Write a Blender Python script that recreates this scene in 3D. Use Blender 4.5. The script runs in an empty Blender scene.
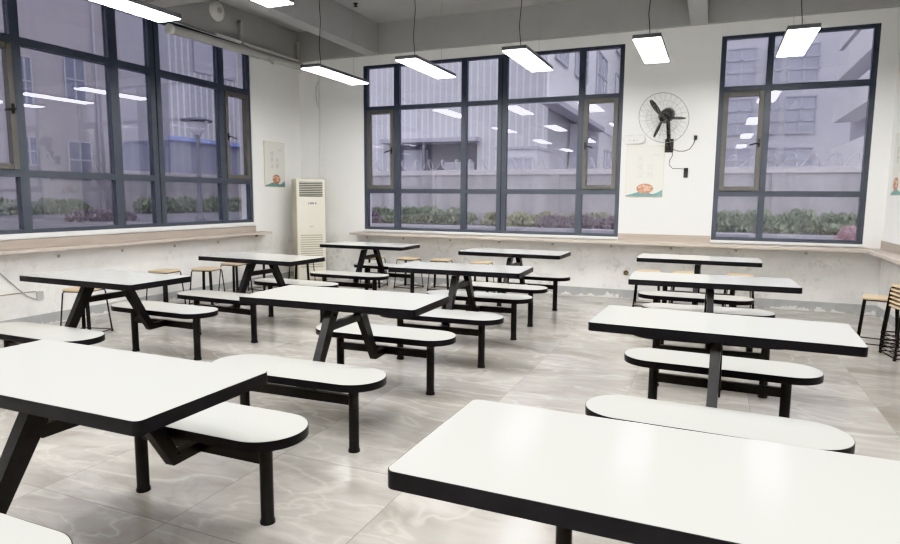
import bpy, bmesh, math, random
from mathutils import Vector, Matrix
random.seed(7)
PI = math.pi
scene = bpy.context.scene
COL = scene.collection

# ------------------------------------------------------------------ materials
def nmat(name):
    m = bpy.data.materials.new(name); m.use_nodes = True
    nt = m.node_tree; nt.nodes.clear()
    out = nt.nodes.new('ShaderNodeOutputMaterial')
    return m, nt, out
def N(nt, typ, **kw):
    n = nt.nodes.new(typ)
    for k, v in kw.items():
        if hasattr(n, k): setattr(n, k, v)
        else: n.inputs[k].default_value = v
    return n
def col4(c): return (c[0], c[1], c[2], 1.0)
def math_n(nt, op, a, b=None, c=None):
    n = nt.nodes.new('ShaderNodeMath'); n.operation = op
    for i, v in enumerate((a, b, c)):
        if v is None: continue
        if isinstance(v, (int, float)): n.inputs[i].default_value = v
        else: nt.links.new(v, n.inputs[i])
    return n.outputs[0]
def mix_c(nt, fac, a, b, mode='MIX'):
    n = nt.nodes.new('ShaderNodeMix'); n.data_type = 'RGBA'; n.blend_type = mode
    for sock, v in ((n.inputs[0], fac), (n.inputs[6], a), (n.inputs[7], b)):
        if isinstance(v, (int, float)): sock.default_value = v
        elif isinstance(v, tuple): sock.default_value = col4(v)
        else: nt.links.new(v, sock)
    return n.outputs[2]
def ramp(nt, fac, stops):
    n = nt.nodes.new('ShaderNodeValToRGB'); nt.links.new(fac, n.inputs[0])
    el = n.color_ramp.elements
    while len(el) < len(stops): el.new(0.5)
    for e, (p, c) in zip(el, stops):
        e.position = p; e.color = col4(c) if isinstance(c, tuple) else (c, c, c, 1)
    return n.outputs[0]
def noise(nt, vec, scale, detail=4, rough=.55, dist=0.0):
    n = nt.nodes.new('ShaderNodeTexNoise')
    n.inputs['Scale'].default_value = scale; n.inputs['Detail'].default_value = detail
    n.inputs['Roughness'].default_value = rough; n.inputs['Distortion'].default_value = dist
    if vec is not None: nt.links.new(vec, n.inputs['Vector'])
    return n.outputs[0]
def pos(nt): return nt.nodes.new('ShaderNodeNewGeometry').outputs['Position']
def objc(nt): return nt.nodes.new('ShaderNodeTexCoord').outputs['Object']

def simple(name, c, rough=.5, metal=0.0, var=.06, scale=8.0, coat=0.0, spec=.5, bump=0.0):
    """principled with a little procedural variation of tone"""
    m, nt, out = nmat(name)
    b = N(nt, 'ShaderNodeBsdfPrincipled')
    nz = noise(nt, objc(nt), scale, 3)
    lo = tuple(max(0, x * (1 - var)) for x in c); hi = tuple(min(1, x * (1 + var)) for x in c)
    nt.links.new(ramp(nt, nz, [(.3, lo), (.7, hi)]), b.inputs['Base Color'])
    b.inputs['Roughness'].default_value = rough; b.inputs['Metallic'].default_value = metal
    b.inputs['Coat Weight'].default_value = coat; b.inputs['Specular IOR Level'].default_value = spec
    if bump:
        bp = N(nt, 'ShaderNodeBump'); bp.inputs['Strength'].default_value = bump
        bp.inputs['Distance'].default_value = .01
        nt.links.new(nz, bp.inputs['Height']); nt.links.new(bp.outputs[0], b.inputs['Normal'])
    nt.links.new(b.outputs[0], out.inputs[0])
    return m

def mat_floor():
    m, nt, out = nmat('marble_floor_tile')
    p = pos(nt); sx = nt.nodes.new('ShaderNodeSeparateXYZ'); nt.links.new(p, sx.inputs[0])
    u = math_n(nt, 'DIVIDE', math_n(nt, 'ADD', sx.outputs[0], 2.105 + 8.0), .8)
    v = math_n(nt, 'DIVIDE', math_n(nt, 'ADD', sx.outputs[1], -1.86 + 8.0), .8)
    fu = math_n(nt, 'FRACT', u); fv = math_n(nt, 'FRACT', v)
    du = math_n(nt, 'MINIMUM', fu, math_n(nt, 'SUBTRACT', 1.0, fu))
    dv = math_n(nt, 'MINIMUM', fv, math_n(nt, 'SUBTRACT', 1.0, fv))
    d = math_n(nt, 'MINIMUM', du, dv)
    grout = math_n(nt, 'LESS_THAN', d, .0030)
    cmb = nt.nodes.new('ShaderNodeCombineXYZ')
    nt.links.new(math_n(nt, 'FLOOR', u), cmb.inputs[0]); nt.links.new(math_n(nt, 'FLOOR', v), cmb.inputs[1])
    wn = nt.nodes.new('ShaderNodeTexWhiteNoise'); wn.noise_dimensions = '2D'; nt.links.new(cmb.outputs[0], wn.inputs['Vector'])
    sc = N(nt, 'ShaderNodeVectorMath', operation='SCALE'); sc.inputs[3].default_value = 9.0
    nt.links.new(wn.outputs['Color'], sc.inputs[0])
    ad = N(nt, 'ShaderNodeVectorMath', operation='ADD'); nt.links.new(p, ad.inputs[0]); nt.links.new(sc.outputs[0], ad.inputs[1])
    mp = N(nt, 'ShaderNodeMapping'); mp.inputs['Rotation'].default_value = (0, 0, .55); mp.inputs['Scale'].default_value = (.75, 1.9, 1)
    nt.links.new(ad.outputs[0], mp.inputs[0])
    n1 = noise(nt, mp.outputs[0], 1.25, 5, .5, .7)
    base = ramp(nt, n1, [(.28, (.35, .325, .295)), (.46, (.44, .42, .39)), (.6, (.52, .50, .47)), (.78, (.44, .415, .38))])
    n2 = noise(nt, mp.outputs[0], 1.5, 3, .5, .9)
    vein = ramp(nt, math_n(nt, 'ABSOLUTE', math_n(nt, 'SUBTRACT', n2, .5)), [(0.0, 1.0), (.012, .55), (.035, 0.0)])
    c = mix_c(nt, math_n(nt, 'MULTIPLY', vein, .38), base, (.72, .70, .66))
    n3 = noise(nt, mp.outputs[0], 1.1, 5, .6, 2.0)
    dark = ramp(nt, math_n(nt, 'ABSOLUTE', math_n(nt, 'SUBTRACT', n3, .47)), [(0.0, 1.0), (.02, .4), (.06, 0.0)])
    c = mix_c(nt, math_n(nt, 'MULTIPLY', dark, .22), c, (.28, .24, .20))
    c = mix_c(nt, math_n(nt, 'MULTIPLY', grout, .8), c, (.15, .14, .13))
    b = N(nt, 'ShaderNodeBsdfPrincipled'); nt.links.new(c, b.inputs['Base Color'])
    sm = noise(nt, p, 2.5, 4)
    nt.links.new(math_n(nt, 'ADD', math_n(nt, 'MULTIPLY', sm, .16), math_n(nt, 'ADD', .10, math_n(nt, 'MULTIPLY', grout, .4))), b.inputs['Roughness'])
    b.inputs['Specular IOR Level'].default_value = .55
    nt.links.new(b.outputs[0], out.inputs[0]); return m

def mat_wall():
    """white paint above, scuffed concrete-grey skim under the counters"""
    m, nt, out = nmat('painted_wall')
    p = pos(nt); sx = nt.nodes.new('ShaderNodeSeparateXYZ'); nt.links.new(p, sx.inputs[0]); z = sx.outputs[2]
    paint = ramp(nt, noise(nt, p, 1.3, 3), [(.3, (.875, .877, .872)), (.7, (.90, .902, .896))])
    blot = ramp(nt, noise(nt, p, 2.2, 6, .62), [(.32, (.74, .735, .72)), (.5, (.83, .825, .81)), (.66, (.87, .865, .85))])
    scuff = ramp(nt, noise(nt, p, 12.0, 6, .72), [(.53, 0.0), (.64, 1.0)])
    patch = ramp(nt, noise(nt, p, 1.9, 3), [(.42, 0.0), (.60, 1.0)])
    low = mix_c(nt, math_n(nt, 'MULTIPLY', math_n(nt, 'MULTIPLY', scuff, patch), .5), blot, (.40, .39, .37))
    f = nt.nodes.new('ShaderNodeMapRange'); f.inputs[1].default_value = .62; f.inputs[2].default_value = .80
    nt.links.new(z, f.inputs[0])
    c = mix_c(nt, f.outputs[0], low, paint)
    b = N(nt, 'ShaderNodeBsdfPrincipled'); nt.links.new(c, b.inputs['Base Color']); b.inputs['Roughness'].default_value = .62
    bp = N(nt, 'ShaderNodeBump'); bp.inputs['Strength'].default_value = .12; bp.inputs['Distance'].default_value = .004
    nt.links.new(noise(nt, p, 30, 4), bp.inputs['Height']); nt.links.new(bp.outputs[0], b.inputs['Normal'])
    nt.links.new(b.outputs[0], out.inputs[0]); return m

def mat_baseboard():
    m, nt, out = nmat('grey_skirting_paint')
    p = pos(nt); sx = nt.nodes.new('ShaderNodeSeparateXYZ'); nt.links.new(p, sx.inputs[0])
    chip = math_n(nt, 'GREATER_THAN', math_n(nt, 'ADD', noise(nt, p, 7, 6, .7), math_n(nt, 'MULTIPLY', sx.outputs[2], -3.0)), .50)
    c = mix_c(nt, chip, ramp(nt, noise(nt, p, 5, 4), [(.3, (.40, .41, .42)), (.7, (.50, .505, .51))]), (.74, .735, .72))
    b = N(nt, 'ShaderNodeBsdfPrincipled'); nt.links.new(c, b.inputs['Base Color']); b.inputs['Roughness'].default_value = .6
    nt.links.new(b.outputs[0], out.inputs[0]); return m

def mat_wood(name, a, b_, axis='X', scale=1.0, rough=.5):
    m, nt, out = nmat(name)
    mp = N(nt, 'ShaderNodeMapping')
    s = {'X': (1.2, 14, 14), 'Y': (14, 1.2, 14)}[axis]
    mp.inputs['Scale'].default_value = tuple(x * scale for x in s); nt.links.new(objc(nt), mp.inputs[0])
    g = noise(nt, mp.outputs[0], 2.0, 5, .6, .6)
    c = ramp(nt, g, [(.3, a), (.7, b_)])
    b = N(nt, 'ShaderNodeBsdfPrincipled'); nt.links.new(c, b.inputs['Base Color']); b.inputs['Roughness'].default_value = rough
    nt.links.new(b.outputs[0], out.inputs[0]); return m

def mat_glass(name, tint, haze=0.0):
    """flat window pane: tinted see-through with angle-dependent mirror reflection and a pale diffuse veil standing in for haze"""
    m, nt, out = nmat(name)
    t = N(nt, 'ShaderNodeBsdfTransparent'); t.inputs[0].default_value = col4(tint)
    g = N(nt, 'ShaderNodeBsdfGlossy'); g.inputs['Roughness'].default_value = .012; g.inputs[0].default_value = (.95, .95, 1, 1)
    lw = N(nt, 'ShaderNodeLayerWeight'); lw.inputs[0].default_value = .5
    f5 = math_n(nt, 'POWER', lw.outputs['Facing'], 4.0)
    fac = math_n(nt, 'ADD', .055, math_n(nt, 'MULTIPLY', f5, .9))
    d = N(nt, 'ShaderNodeBsdfDiffuse'); d.inputs[0].default_value = (.76, .75, .82, 1)  # pale diffuse layer that lays haze over the view outside
    mx0 = N(nt, 'ShaderNodeMixShader'); haze_veil = ramp(nt, noise(nt, pos(nt), 3.0, 5), [(.3, haze * .7), (.7, haze * 1.3)])
    nt.links.new(haze_veil, mx0.inputs[0]); nt.links.new(t.outputs[0], mx0.inputs[1]); nt.links.new(d.outputs[0], mx0.inputs[2])
    mx = N(nt, 'ShaderNodeMixShader'); nt.links.new(fac, mx.inputs[0])
    nt.links.new(mx0.outputs[0], mx.inputs[1]); nt.links.new(g.outputs[0], mx.inputs[2])
    nt.links.new(mx.outputs[0], out.inputs[0]); return m

def mat_emit(name, c, s):
    m, nt, out = nmat(name)
    e = N(nt, 'ShaderNodeEmission'); e.inputs[1].default_value = s; e.inputs[0].default_value = col4(c)
    nt.links.new(e.outputs[0], out.inputs[0]); return m

def mat_stripe(name, a, b_, axis, period, duty=.25, rough=.6):
    """sheet cladding with evenly spaced vertical ribs"""
    m, nt, out = nmat(name)
    sx = nt.nodes.new('ShaderNodeSeparateXYZ'); nt.links.new(objc(nt), sx.inputs[0])
    f = math_n(nt, 'FRACT', math_n(nt, 'DIVIDE', math_n(nt, 'ADD', sx.outputs[axis], 100.0), period))
    k = math_n(nt, 'LESS_THAN', f, duty)
    c = mix_c(nt, k, mix_c(nt, noise(nt, objc(nt), .3, 3), a, tuple(x * .9 for x in a)), b_)
    b = N(nt, 'ShaderNodeBsdfPrincipled'); nt.links.new(c, b.inputs['Base Color']); b.inputs['Roughness'].default_value = rough
    nt.links.new(b.outputs[0], out.inputs[0]); return m

def mat_panel(name, a, joint, pw, ph):
    """cladding panels with thin joints (object x / z)"""
    m, nt, out = nmat(name)
    sx = nt.nodes.new('ShaderNodeSeparateXYZ'); nt.links.new(objc(nt), sx.inputs[0])
    fs = []
    for ax, per in ((0, pw), (1, pw), (2, ph)):
        f = math_n(nt, 'FRACT', math_n(nt, 'DIVIDE', math_n(nt, 'ADD', sx.outputs[ax], 100.013), per))
        fs.append(math_n(nt, 'LESS_THAN', f, .035))
    k = math_n(nt, 'MAXIMUM', fs[0], math_n(nt, 'MAXIMUM', fs[1], fs[2]))
    c = mix_c(nt, math_n(nt, 'MULTIPLY', k, .6), mix_c(nt, noise(nt, objc(nt), .35, 4), a, tuple(x * .88 for x in a)), joint)
    b = N(nt, 'ShaderNodeBsdfPrincipled'); nt.links.new(c, b.inputs['Base Color']); b.inputs['Roughness'].default_value = .7
    nt.links.new(b.outputs[0], out.inputs[0]); return m

def mat_leaf(name, a, b_):
    m, nt, out = nmat(name)
    c = ramp(nt, noise(nt, objc(nt), 2.2, 4, .7), [(.3, a), (.7, b_)])
    b = N(nt, 'ShaderNodeBsdfPrincipled'); nt.links.new(c, b.inputs['Base Color']); b.inputs['Roughness'].default_value = .6
    nt.links.new(b.outputs[0], out.inputs[0]); return m

def mat_stain(name, a, b_, sc):
    m, nt, out = nmat(name)
    mp = N(nt, 'ShaderNodeMapping'); mp.inputs['Scale'].default_value = (1.6, 1.6, .35); nt.links.new(pos(nt), mp.inputs[0])
    c = ramp(nt, noise(nt, mp.outputs[0], sc, 6, .62), [(.3, a), (.68, b_)])
    b = N(nt, 'ShaderNodeBsdfPrincipled'); nt.links.new(c, b.inputs['Base Color']); b.inputs['Roughness'].default_value = .85
    nt.links.new(b.outputs[0], out.inputs[0]); return m

M = dict(
    floor=mat_floor(), wall=mat_wall(), base=mat_baseboard(),
    ceil=simple('grey_ceiling_paint', (.50, .505, .51), .8, scale=2, var=.03),
    beam=simple('grey_beam_paint', (.45, .455, .46), .8, scale=2, var=.03),
    white=simple('white_laminate', (.665, .672, .642), .13, scale=2, var=.012, spec=.45),
    edge=simple('black_edge_banding', (.017, .017, .020), .42, scale=12, var=.2, spec=.35),
    metal=simple('black_powder_coated_steel', (.016, .016, .018), .36, scale=20, var=.2),
    bolt=simple('zinc_bolt', (.55, .55, .55), .35, metal=.8),
    frame=simple('slate_blue_window_frame', (.088, .100, .125), .42, scale=6),
    sash=simple('bronze_grey_sash_frame', (.145, .140, .132), .45, scale=6),
    glassB=mat_glass('tinted_glass', (.785, .785, .825), .05),
    glassL=mat_glass('tinted_glass_side', (.66, .66, .70), .06),
    counter=mat_wood('oak_laminate_counter', (.50, .44, .39), (.60, .54, .48), 'X', .6),
    counterY=mat_wood('oak_laminate_counter_lengthwise', (.50, .44, .39), (.60, .54, .48), 'Y', .6),
    splash=mat_wood('oak_laminate_upstand', (.43, .37, .325), (.50, .44, .39), 'X', .6),
    splashY=mat_wood('oak_laminate_upstand_lengthwise', (.43, .37, .325), (.50, .44, .39), 'Y', .6),
    sill=simple('white_sill', (.82, .82, .82), .4, var=.02),
    stool=mat_wood('pale_plywood', (.66, .52, .35), (.75, .62, .45), 'X', 1.0, .45),
    lampbody=simple('grey_aluminium_lamp_body', (.17, .175, .19), .45),
    emit=mat_emit('lit_lamp_diffuser', (1.0, .985, .96), 16.5),
    cord=simple('dark_cord', (.03, .03, .03), .6), steel=simple('steel_wire', (.4, .4, .4), .4, metal=.7),
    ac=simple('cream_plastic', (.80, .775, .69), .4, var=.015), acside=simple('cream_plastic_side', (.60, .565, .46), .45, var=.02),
    slot=simple('tan_grille_slot', (.40, .37, .29), .6), vent=simple('dark_vent_slot', (.10, .10, .085), .7), acdisp=simple('grey_display', (.30, .31, .31), .3),
    paper=simple('cream_poster_board', (.79, .785, .74), .5, var=.015, scale=3),
    posterrim=simple('pale_gold_poster_rim', (.66, .61, .44), .5), ink=simple('pale_grey_ink', (.56, .56, .53), .6),
    teal=simple('teal_wave_print', (.21, .36, .37), .55, var=.15), food=simple('orange_food_print', (.52, .28, .19), .55, var=.3, scale=40),
    foodred=simple('red_food_print', (.55, .20, .12), .55, var=.3, scale=40),
    foodpale=simple('pale_food_print', (.72, .52, .40), .55, var=.2, scale=40),
    fan=simple('black_fan_plastic', (.018, .018, .018), .3), cage=simple('dark_fan_wire', (.30, .30, .30), .4),
    plastic=simple('white_plastic', (.78, .78, .77), .4, var=.02), pipe=simple('pale_grey_pipe', (.50, .50, .49), .45, var=.03),
    dark=simple('dark_plastic', (.04, .04, .04), .5), brass=simple('brown_socket', (.22, .16, .08), .5),
    cable=simple('grey_cable', (.42, .42, .41), .6),
    concrete=mat_stain('stained_concrete_wall', (.33, .315, .335), (.54, .52, .535), .9),
    coping=simple('pale_coping_stone', (.58, .555, .56), .8), asphalt=simple('bluish_asphalt', (.20, .195, .225), .8, scale=1),
    soil=simple('grey_soil', (.25, .24, .25), .9, scale=2), kerb=simple('pale_kerb', (.46, .45, .48), .8),
    hedge=mat_leaf('green_leaves', (.11, .17, .10), (.34, .40, .24)), hedgeY=mat_leaf('yellow_green_leaves', (.24, .26, .14), (.50, .50, .31)),
    hedgeP=mat_leaf('purple_leaves', (.15, .11, .14), (.34, .27, .30)), twig=simple('twig_bark', (.40, .37, .38), .8),
    clad=mat_stripe('lilac_ribbed_cladding', (.64, .64, .67), (.76, .76, .785), 0, .34),  # building colours kept pale and low in contrast to stand in for haze
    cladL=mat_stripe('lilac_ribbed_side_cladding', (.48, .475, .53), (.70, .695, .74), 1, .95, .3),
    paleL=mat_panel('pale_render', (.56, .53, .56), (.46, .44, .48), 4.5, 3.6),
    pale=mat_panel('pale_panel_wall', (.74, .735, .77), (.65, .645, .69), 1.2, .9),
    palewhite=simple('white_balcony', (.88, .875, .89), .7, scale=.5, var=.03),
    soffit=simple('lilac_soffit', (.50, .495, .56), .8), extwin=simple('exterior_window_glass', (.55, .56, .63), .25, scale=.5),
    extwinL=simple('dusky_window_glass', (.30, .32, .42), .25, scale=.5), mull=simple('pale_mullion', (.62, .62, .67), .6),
    shed=mat_stripe('blue_grey_shed_cladding', (.27, .29, .40), (.31, .33, .44), 1, .8), blue=simple('bright_blue_trim', (.26, .38, .80), .5),
    dimgrey=simple('dim_grey_bay_shade', (.20, .20, .25), .8), lampmetal=simple('garden_lamp_metal', (.17, .18, .22), .5),
    lampglass=simple('frosted_lamp_glass', (.66, .66, .70), .3), razor=simple('razor_wire', (.50, .49, .53), .5),
    bag=simple('pink_plastic_bag', (.66, .42, .46), .4, var=.25, scale=12),
)

# ------------------------------------------------------------------ mesh helpers
def new(): return bmesh.new()
def box(bm, x0, x1, y0, y1, z0, z1, mat=None):
    vs = [Vector((x, y, z)) for x in (x0, x1) for y in (y0, y1) for z in (z0, z1)]
    if mat is not None: vs = [mat @ v for v in vs]
    v = [bm.verts.new(c) for c in vs]
    for f in ((0, 1, 3, 2), (4, 6, 7, 5), (0, 4, 5, 1), (2, 3, 7, 6), (0, 2, 6, 4), (1, 5, 7, 3)):
        bm.faces.new([v[i] for i in f])
def prism(bm, pts, z0, z1, mat=None, top=True, bot=True):
    """extrude a ccw outline (x,y) from z0 to z1"""
    f = (lambda p: mat @ Vector(p)) if mat is not None else (lambda p: Vector(p))
    a = [bm.verts.new(f((x, y, z0))) for x, y in pts]; b = [bm.verts.new(f((x, y, z1))) for x, y in pts]
    n = len(pts)
    for i in range(n): bm.faces.new((a[i], a[(i + 1) % n], b[(i + 1) % n], b[i]))
    if top: bm.faces.new(b)
    if bot: bm.faces.new(a[::-1])
def frames(pts, closed):
    n = len(pts); T = []
    for i in range(n):
        if closed: t = pts[(i + 1) % n] - pts[i - 1]
        else: t = pts[min(i + 1, n - 1)] - pts[max(i - 1, 0)]
        T.append(t.normalized())
    up = Vector((0, 0, 1)) if abs(T[0].z) < .9 else Vector((1, 0, 0))
    u = T[0].cross(up).normalized(); res = []
    for t in T:
        u = (u - t * u.dot(t)).normalized(); res.append((u, t.cross(u)))
    return res
def tube(bm, pts, r, seg=8, closed=False, flat=None):
    """round tube along a path; flat=(ru, rv) makes an oval / flat bar"""
    pts = [Vector(p) for p in pts]; rings = []
    for p, (u, w) in zip(pts, frames(pts, closed)):
        ring = []
        for k in range(seg):
            a = 2 * PI * (k + .5) / seg
            ru, rw = flat if flat else (r, r)
            ring.append(bm.verts.new(p + u * (math.cos(a) * ru) + w * (math.sin(a) * rw)))
        rings.append(ring)
    n = len(rings)
    for i in range(n if closed else n - 1):
        A, B = rings[i], rings[(i + 1) % n]
        for k in range(seg): bm.faces.new((A[k], A[(k + 1) % seg], B[(k + 1) % seg], B[k]))
    if not closed:
        bm.faces.new(rings[0][::-1]); bm.faces.new(rings[-1])
def lathe(bm, prof, seg=24, mat=None):
    """revolve (r,z) profile about z"""
    f = (lambda p: mat @ Vector(p)) if mat is not None else (lambda p: Vector(p))
    rings = []
    for r, z in prof:
        if r < 1e-6: rings.append([bm.verts.new(f((0, 0, z)))])
        else: rings.append([bm.verts.new(f((r * math.cos(2 * PI * k / seg), r * math.sin(2 * PI * k / seg), z))) for k in range(seg)])
    for A, B in zip(rings, rings[1:]):
        for k in range(seg):
            k2 = (k + 1) % seg
            if len(A) == 1 and len(B) == 1: continue
            if len(A) == 1: bm.faces.new((A[0], B[k], B[k2]))
            elif len(B) == 1: bm.faces.new((A[k], A[k2], B[0]))
            else: bm.faces.new((A[k], A[k2], B[k2], B[k]))
def rrect(w, d, r, n=6):
    pts = []
    for cx, cy, a0 in ((w / 2 - r, d / 2 - r, 0), (-w / 2 + r, d / 2 - r, 90), (-w / 2 + r, -d / 2 + r, 180), (w / 2 - r, -d / 2 + r, 270)):
        for i in range(n + 1):
            a = math.radians(a0 + 90 * i / n); pts.append((cx + r * math.cos(a), cy + r * math.sin(a)))
    return pts
def ringband(bm, outer, inner, z0, z1):
    n = len(outer)
    A = [[bm.verts.new((x, y, z)) for x, y in o] for o, z in ((outer, z0), (outer, z1), (inner, z1), (inner, z0))]
    for j in range(4):
        P, Q = A[j], A[(j + 1) % 4]
        for i in range(n): bm.faces.new((P[i], P[(i + 1) % n], Q[(i + 1) % n], Q[i]))
def obj(name, bm, mat, parent=None, loc=None, smooth=False, bevel=0.0, rotz=0.0):
    bmesh.ops.recalc_face_normals(bm, faces=bm.faces)
    me = bpy.data.meshes.new(name); bm.to_mesh(me); bm.free()
    if smooth:
        for p in me.polygons: p.use_smooth = True
        me.set_sharp_from_angle(angle=math.radians(38))
    me.materials.append(mat)
    o = bpy.data.objects.new(name, me); COL.objects.link(o)
    if parent is not None: o.parent = parent
    if loc: o.location = loc
    if rotz: o.rotation_euler.z = rotz
    if bevel:
        b = o.modifiers.new('bevel', 'BEVEL'); b.width = bevel; b.segments = 2; b.limit_method = 'ANGLE'
    return o
def tag(o, label, cat, group=None):
    o['label'] = label; o['category'] = cat
    if group: o['group'] = group
    return o
def thing(name, label, cat, loc=(0, 0, 0), rotz=0.0, group=None):
    o = bpy.data.objects.new(name, None); COL.objects.link(o); o.location = loc; o.rotation_euler.z = rotz
    o.empty_display_size = .1
    return tag(o, label, cat, group)
def struct(name, bm, mat, parent=None, **kw):
    o = obj(name, bm, mat, parent, **kw)
    if parent is None: o['kind'] = 'structure'
    return o
def copy_tree(o, parent=None):
    c = o.copy(); COL.objects.link(c)
    if parent is not None: c.parent = parent
    for ch in list(o.children): copy_tree(ch, c)
    return c

# ------------------------------------------------------------------ camera (from the photo's vanishing points)
F = 622.216; YAW, PITCH, ROLL, H = -.398773, -.120108, .0075667, 1.386237
cy_, sy_ = math.cos(YAW), math.sin(YAW); cp, sp = math.cos(PITCH), math.sin(PITCH)
fwd = Vector((sy_ * cp, cy_ * cp, sp)); r0 = Vector((cy_, -sy_, 0)); u0 = r0.cross(fwd)
cr, sr = math.cos(ROLL), math.sin(ROLL)
rt = r0 * cr + u0 * sr; up = u0 * cr - r0 * sr
cam_d = bpy.data.cameras.new('camera'); cam = bpy.data.objects.new('camera', cam_d); COL.objects.link(cam)
mw = Matrix((rt, up, -fwd)).transposed().to_4x4(); mw.translation = (0, 0, H)
cam.matrix_world = mw
cam_d.sensor_width = 36; cam_d.lens = F / 900 * 36; cam_d.clip_start = .05; cam_d.clip_end = 400
scene.camera = cam

# ------------------------------------------------------------------ room shell
XL, XR, YB, YR, ZC = -6.58, 1.90, 8.97, -4.2, 4.08
FZ = -.018                                           # finished floor level
WL = (3.60, 7.76, .975, 3.605)                       # left window: y0, y1, z0, z1
W1 = (-5.325, -1.225, .845, 3.465); W2 = (-.02, 1.698, .845, 3.455)

b = new(); box(b, XL - .24, XR + .24, YR - .24, YB + .24, -.14, FZ); struct('floor', b, M['floor'])
b = new(); box(b, XL - .24, XR + .24, YR - .24, YB + .24, ZC, ZC + .15); struct('ceiling', b, M['ceil'])
b = new()
for x0, x1, z0, z1 in ((XL - .24, W1[0], FZ, ZC), (W1[0], W1[1], FZ, W1[2]), (W1[0], W1[1], W1[3], ZC), (W1[1], W2[0], FZ, ZC),
                       (W2[0], W2[1], FZ, W2[2]), (W2[0], W2[1], W2[3], ZC), (W2[1], XR + .24, FZ, ZC)):
    box(b, x0, x1, YB, YB + .24, z0, z1)
struct('wall_back', b, M['wall'])
b = new()
for y0, y1, z0, z1 in ((YR, WL[0], FZ, ZC), (WL[0], WL[1], FZ, WL[2]), (WL[0], WL[1], WL[3], ZC), (WL[1], YB, FZ, ZC)):
    box(b, XL - .24, XL, y0, y1, z0, z1)
struct('wall_left', b, M['wall'])
b = new(); box(b, XR, XR + .24, YR, YB, FZ, ZC); struct('wall_right', b, M['wall'])
b = new(); box(b, XL - .24, XR + .24, YR - .24, YR, FZ, ZC); struct('wall_rear', b, M['wall'])
b = new(); box(b, XL + .001, XR - .001, YB - .012, YB - .0005, FZ + .0005, .105); struct('baseboard_back', b, M['base'])
b = new(); box(b, XL + .0005, XL + .012, YR + .01, YB - .013, FZ + .0005, .105); struct('baseboard_left', b, M['base'])
b = new(); box(b, XR - .012, XR - .0005, YR + .01, YB - .013, FZ + .0005, .105); struct('baseboard_right', b, M['base'])
# beams (grey painted concrete)
ZB = 3.615
for k, (x0, x1, y0, y1) in enumerate(((XL + .001, XR - .001, YB - .07, YB - .0005), (XL + .0005, XL + .05, YR + .01, YB - .071),
                                      (-5.245, -5.01, YR + .01, YB - .071), (-.405, -.195, YR + .01, YB - .071),
                                      (XL + .051, XR - .001, 5.62, 5.83))):
    if k < 4:
        b = new(); box(b, x0, x1, y0, y1, ZB, ZC - .0005); struct('trim_%d' % (k + 1), b, M['beam'])
b = new()
for x0, x1 in ((XL + .051, -5.246), (-5.009, -.406), (-.194, XR - .001)): box(b, x0, x1, 5.62, 5.83, ZB, ZC - .0005)
struct('trim_5', b, M['beam'])

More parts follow.
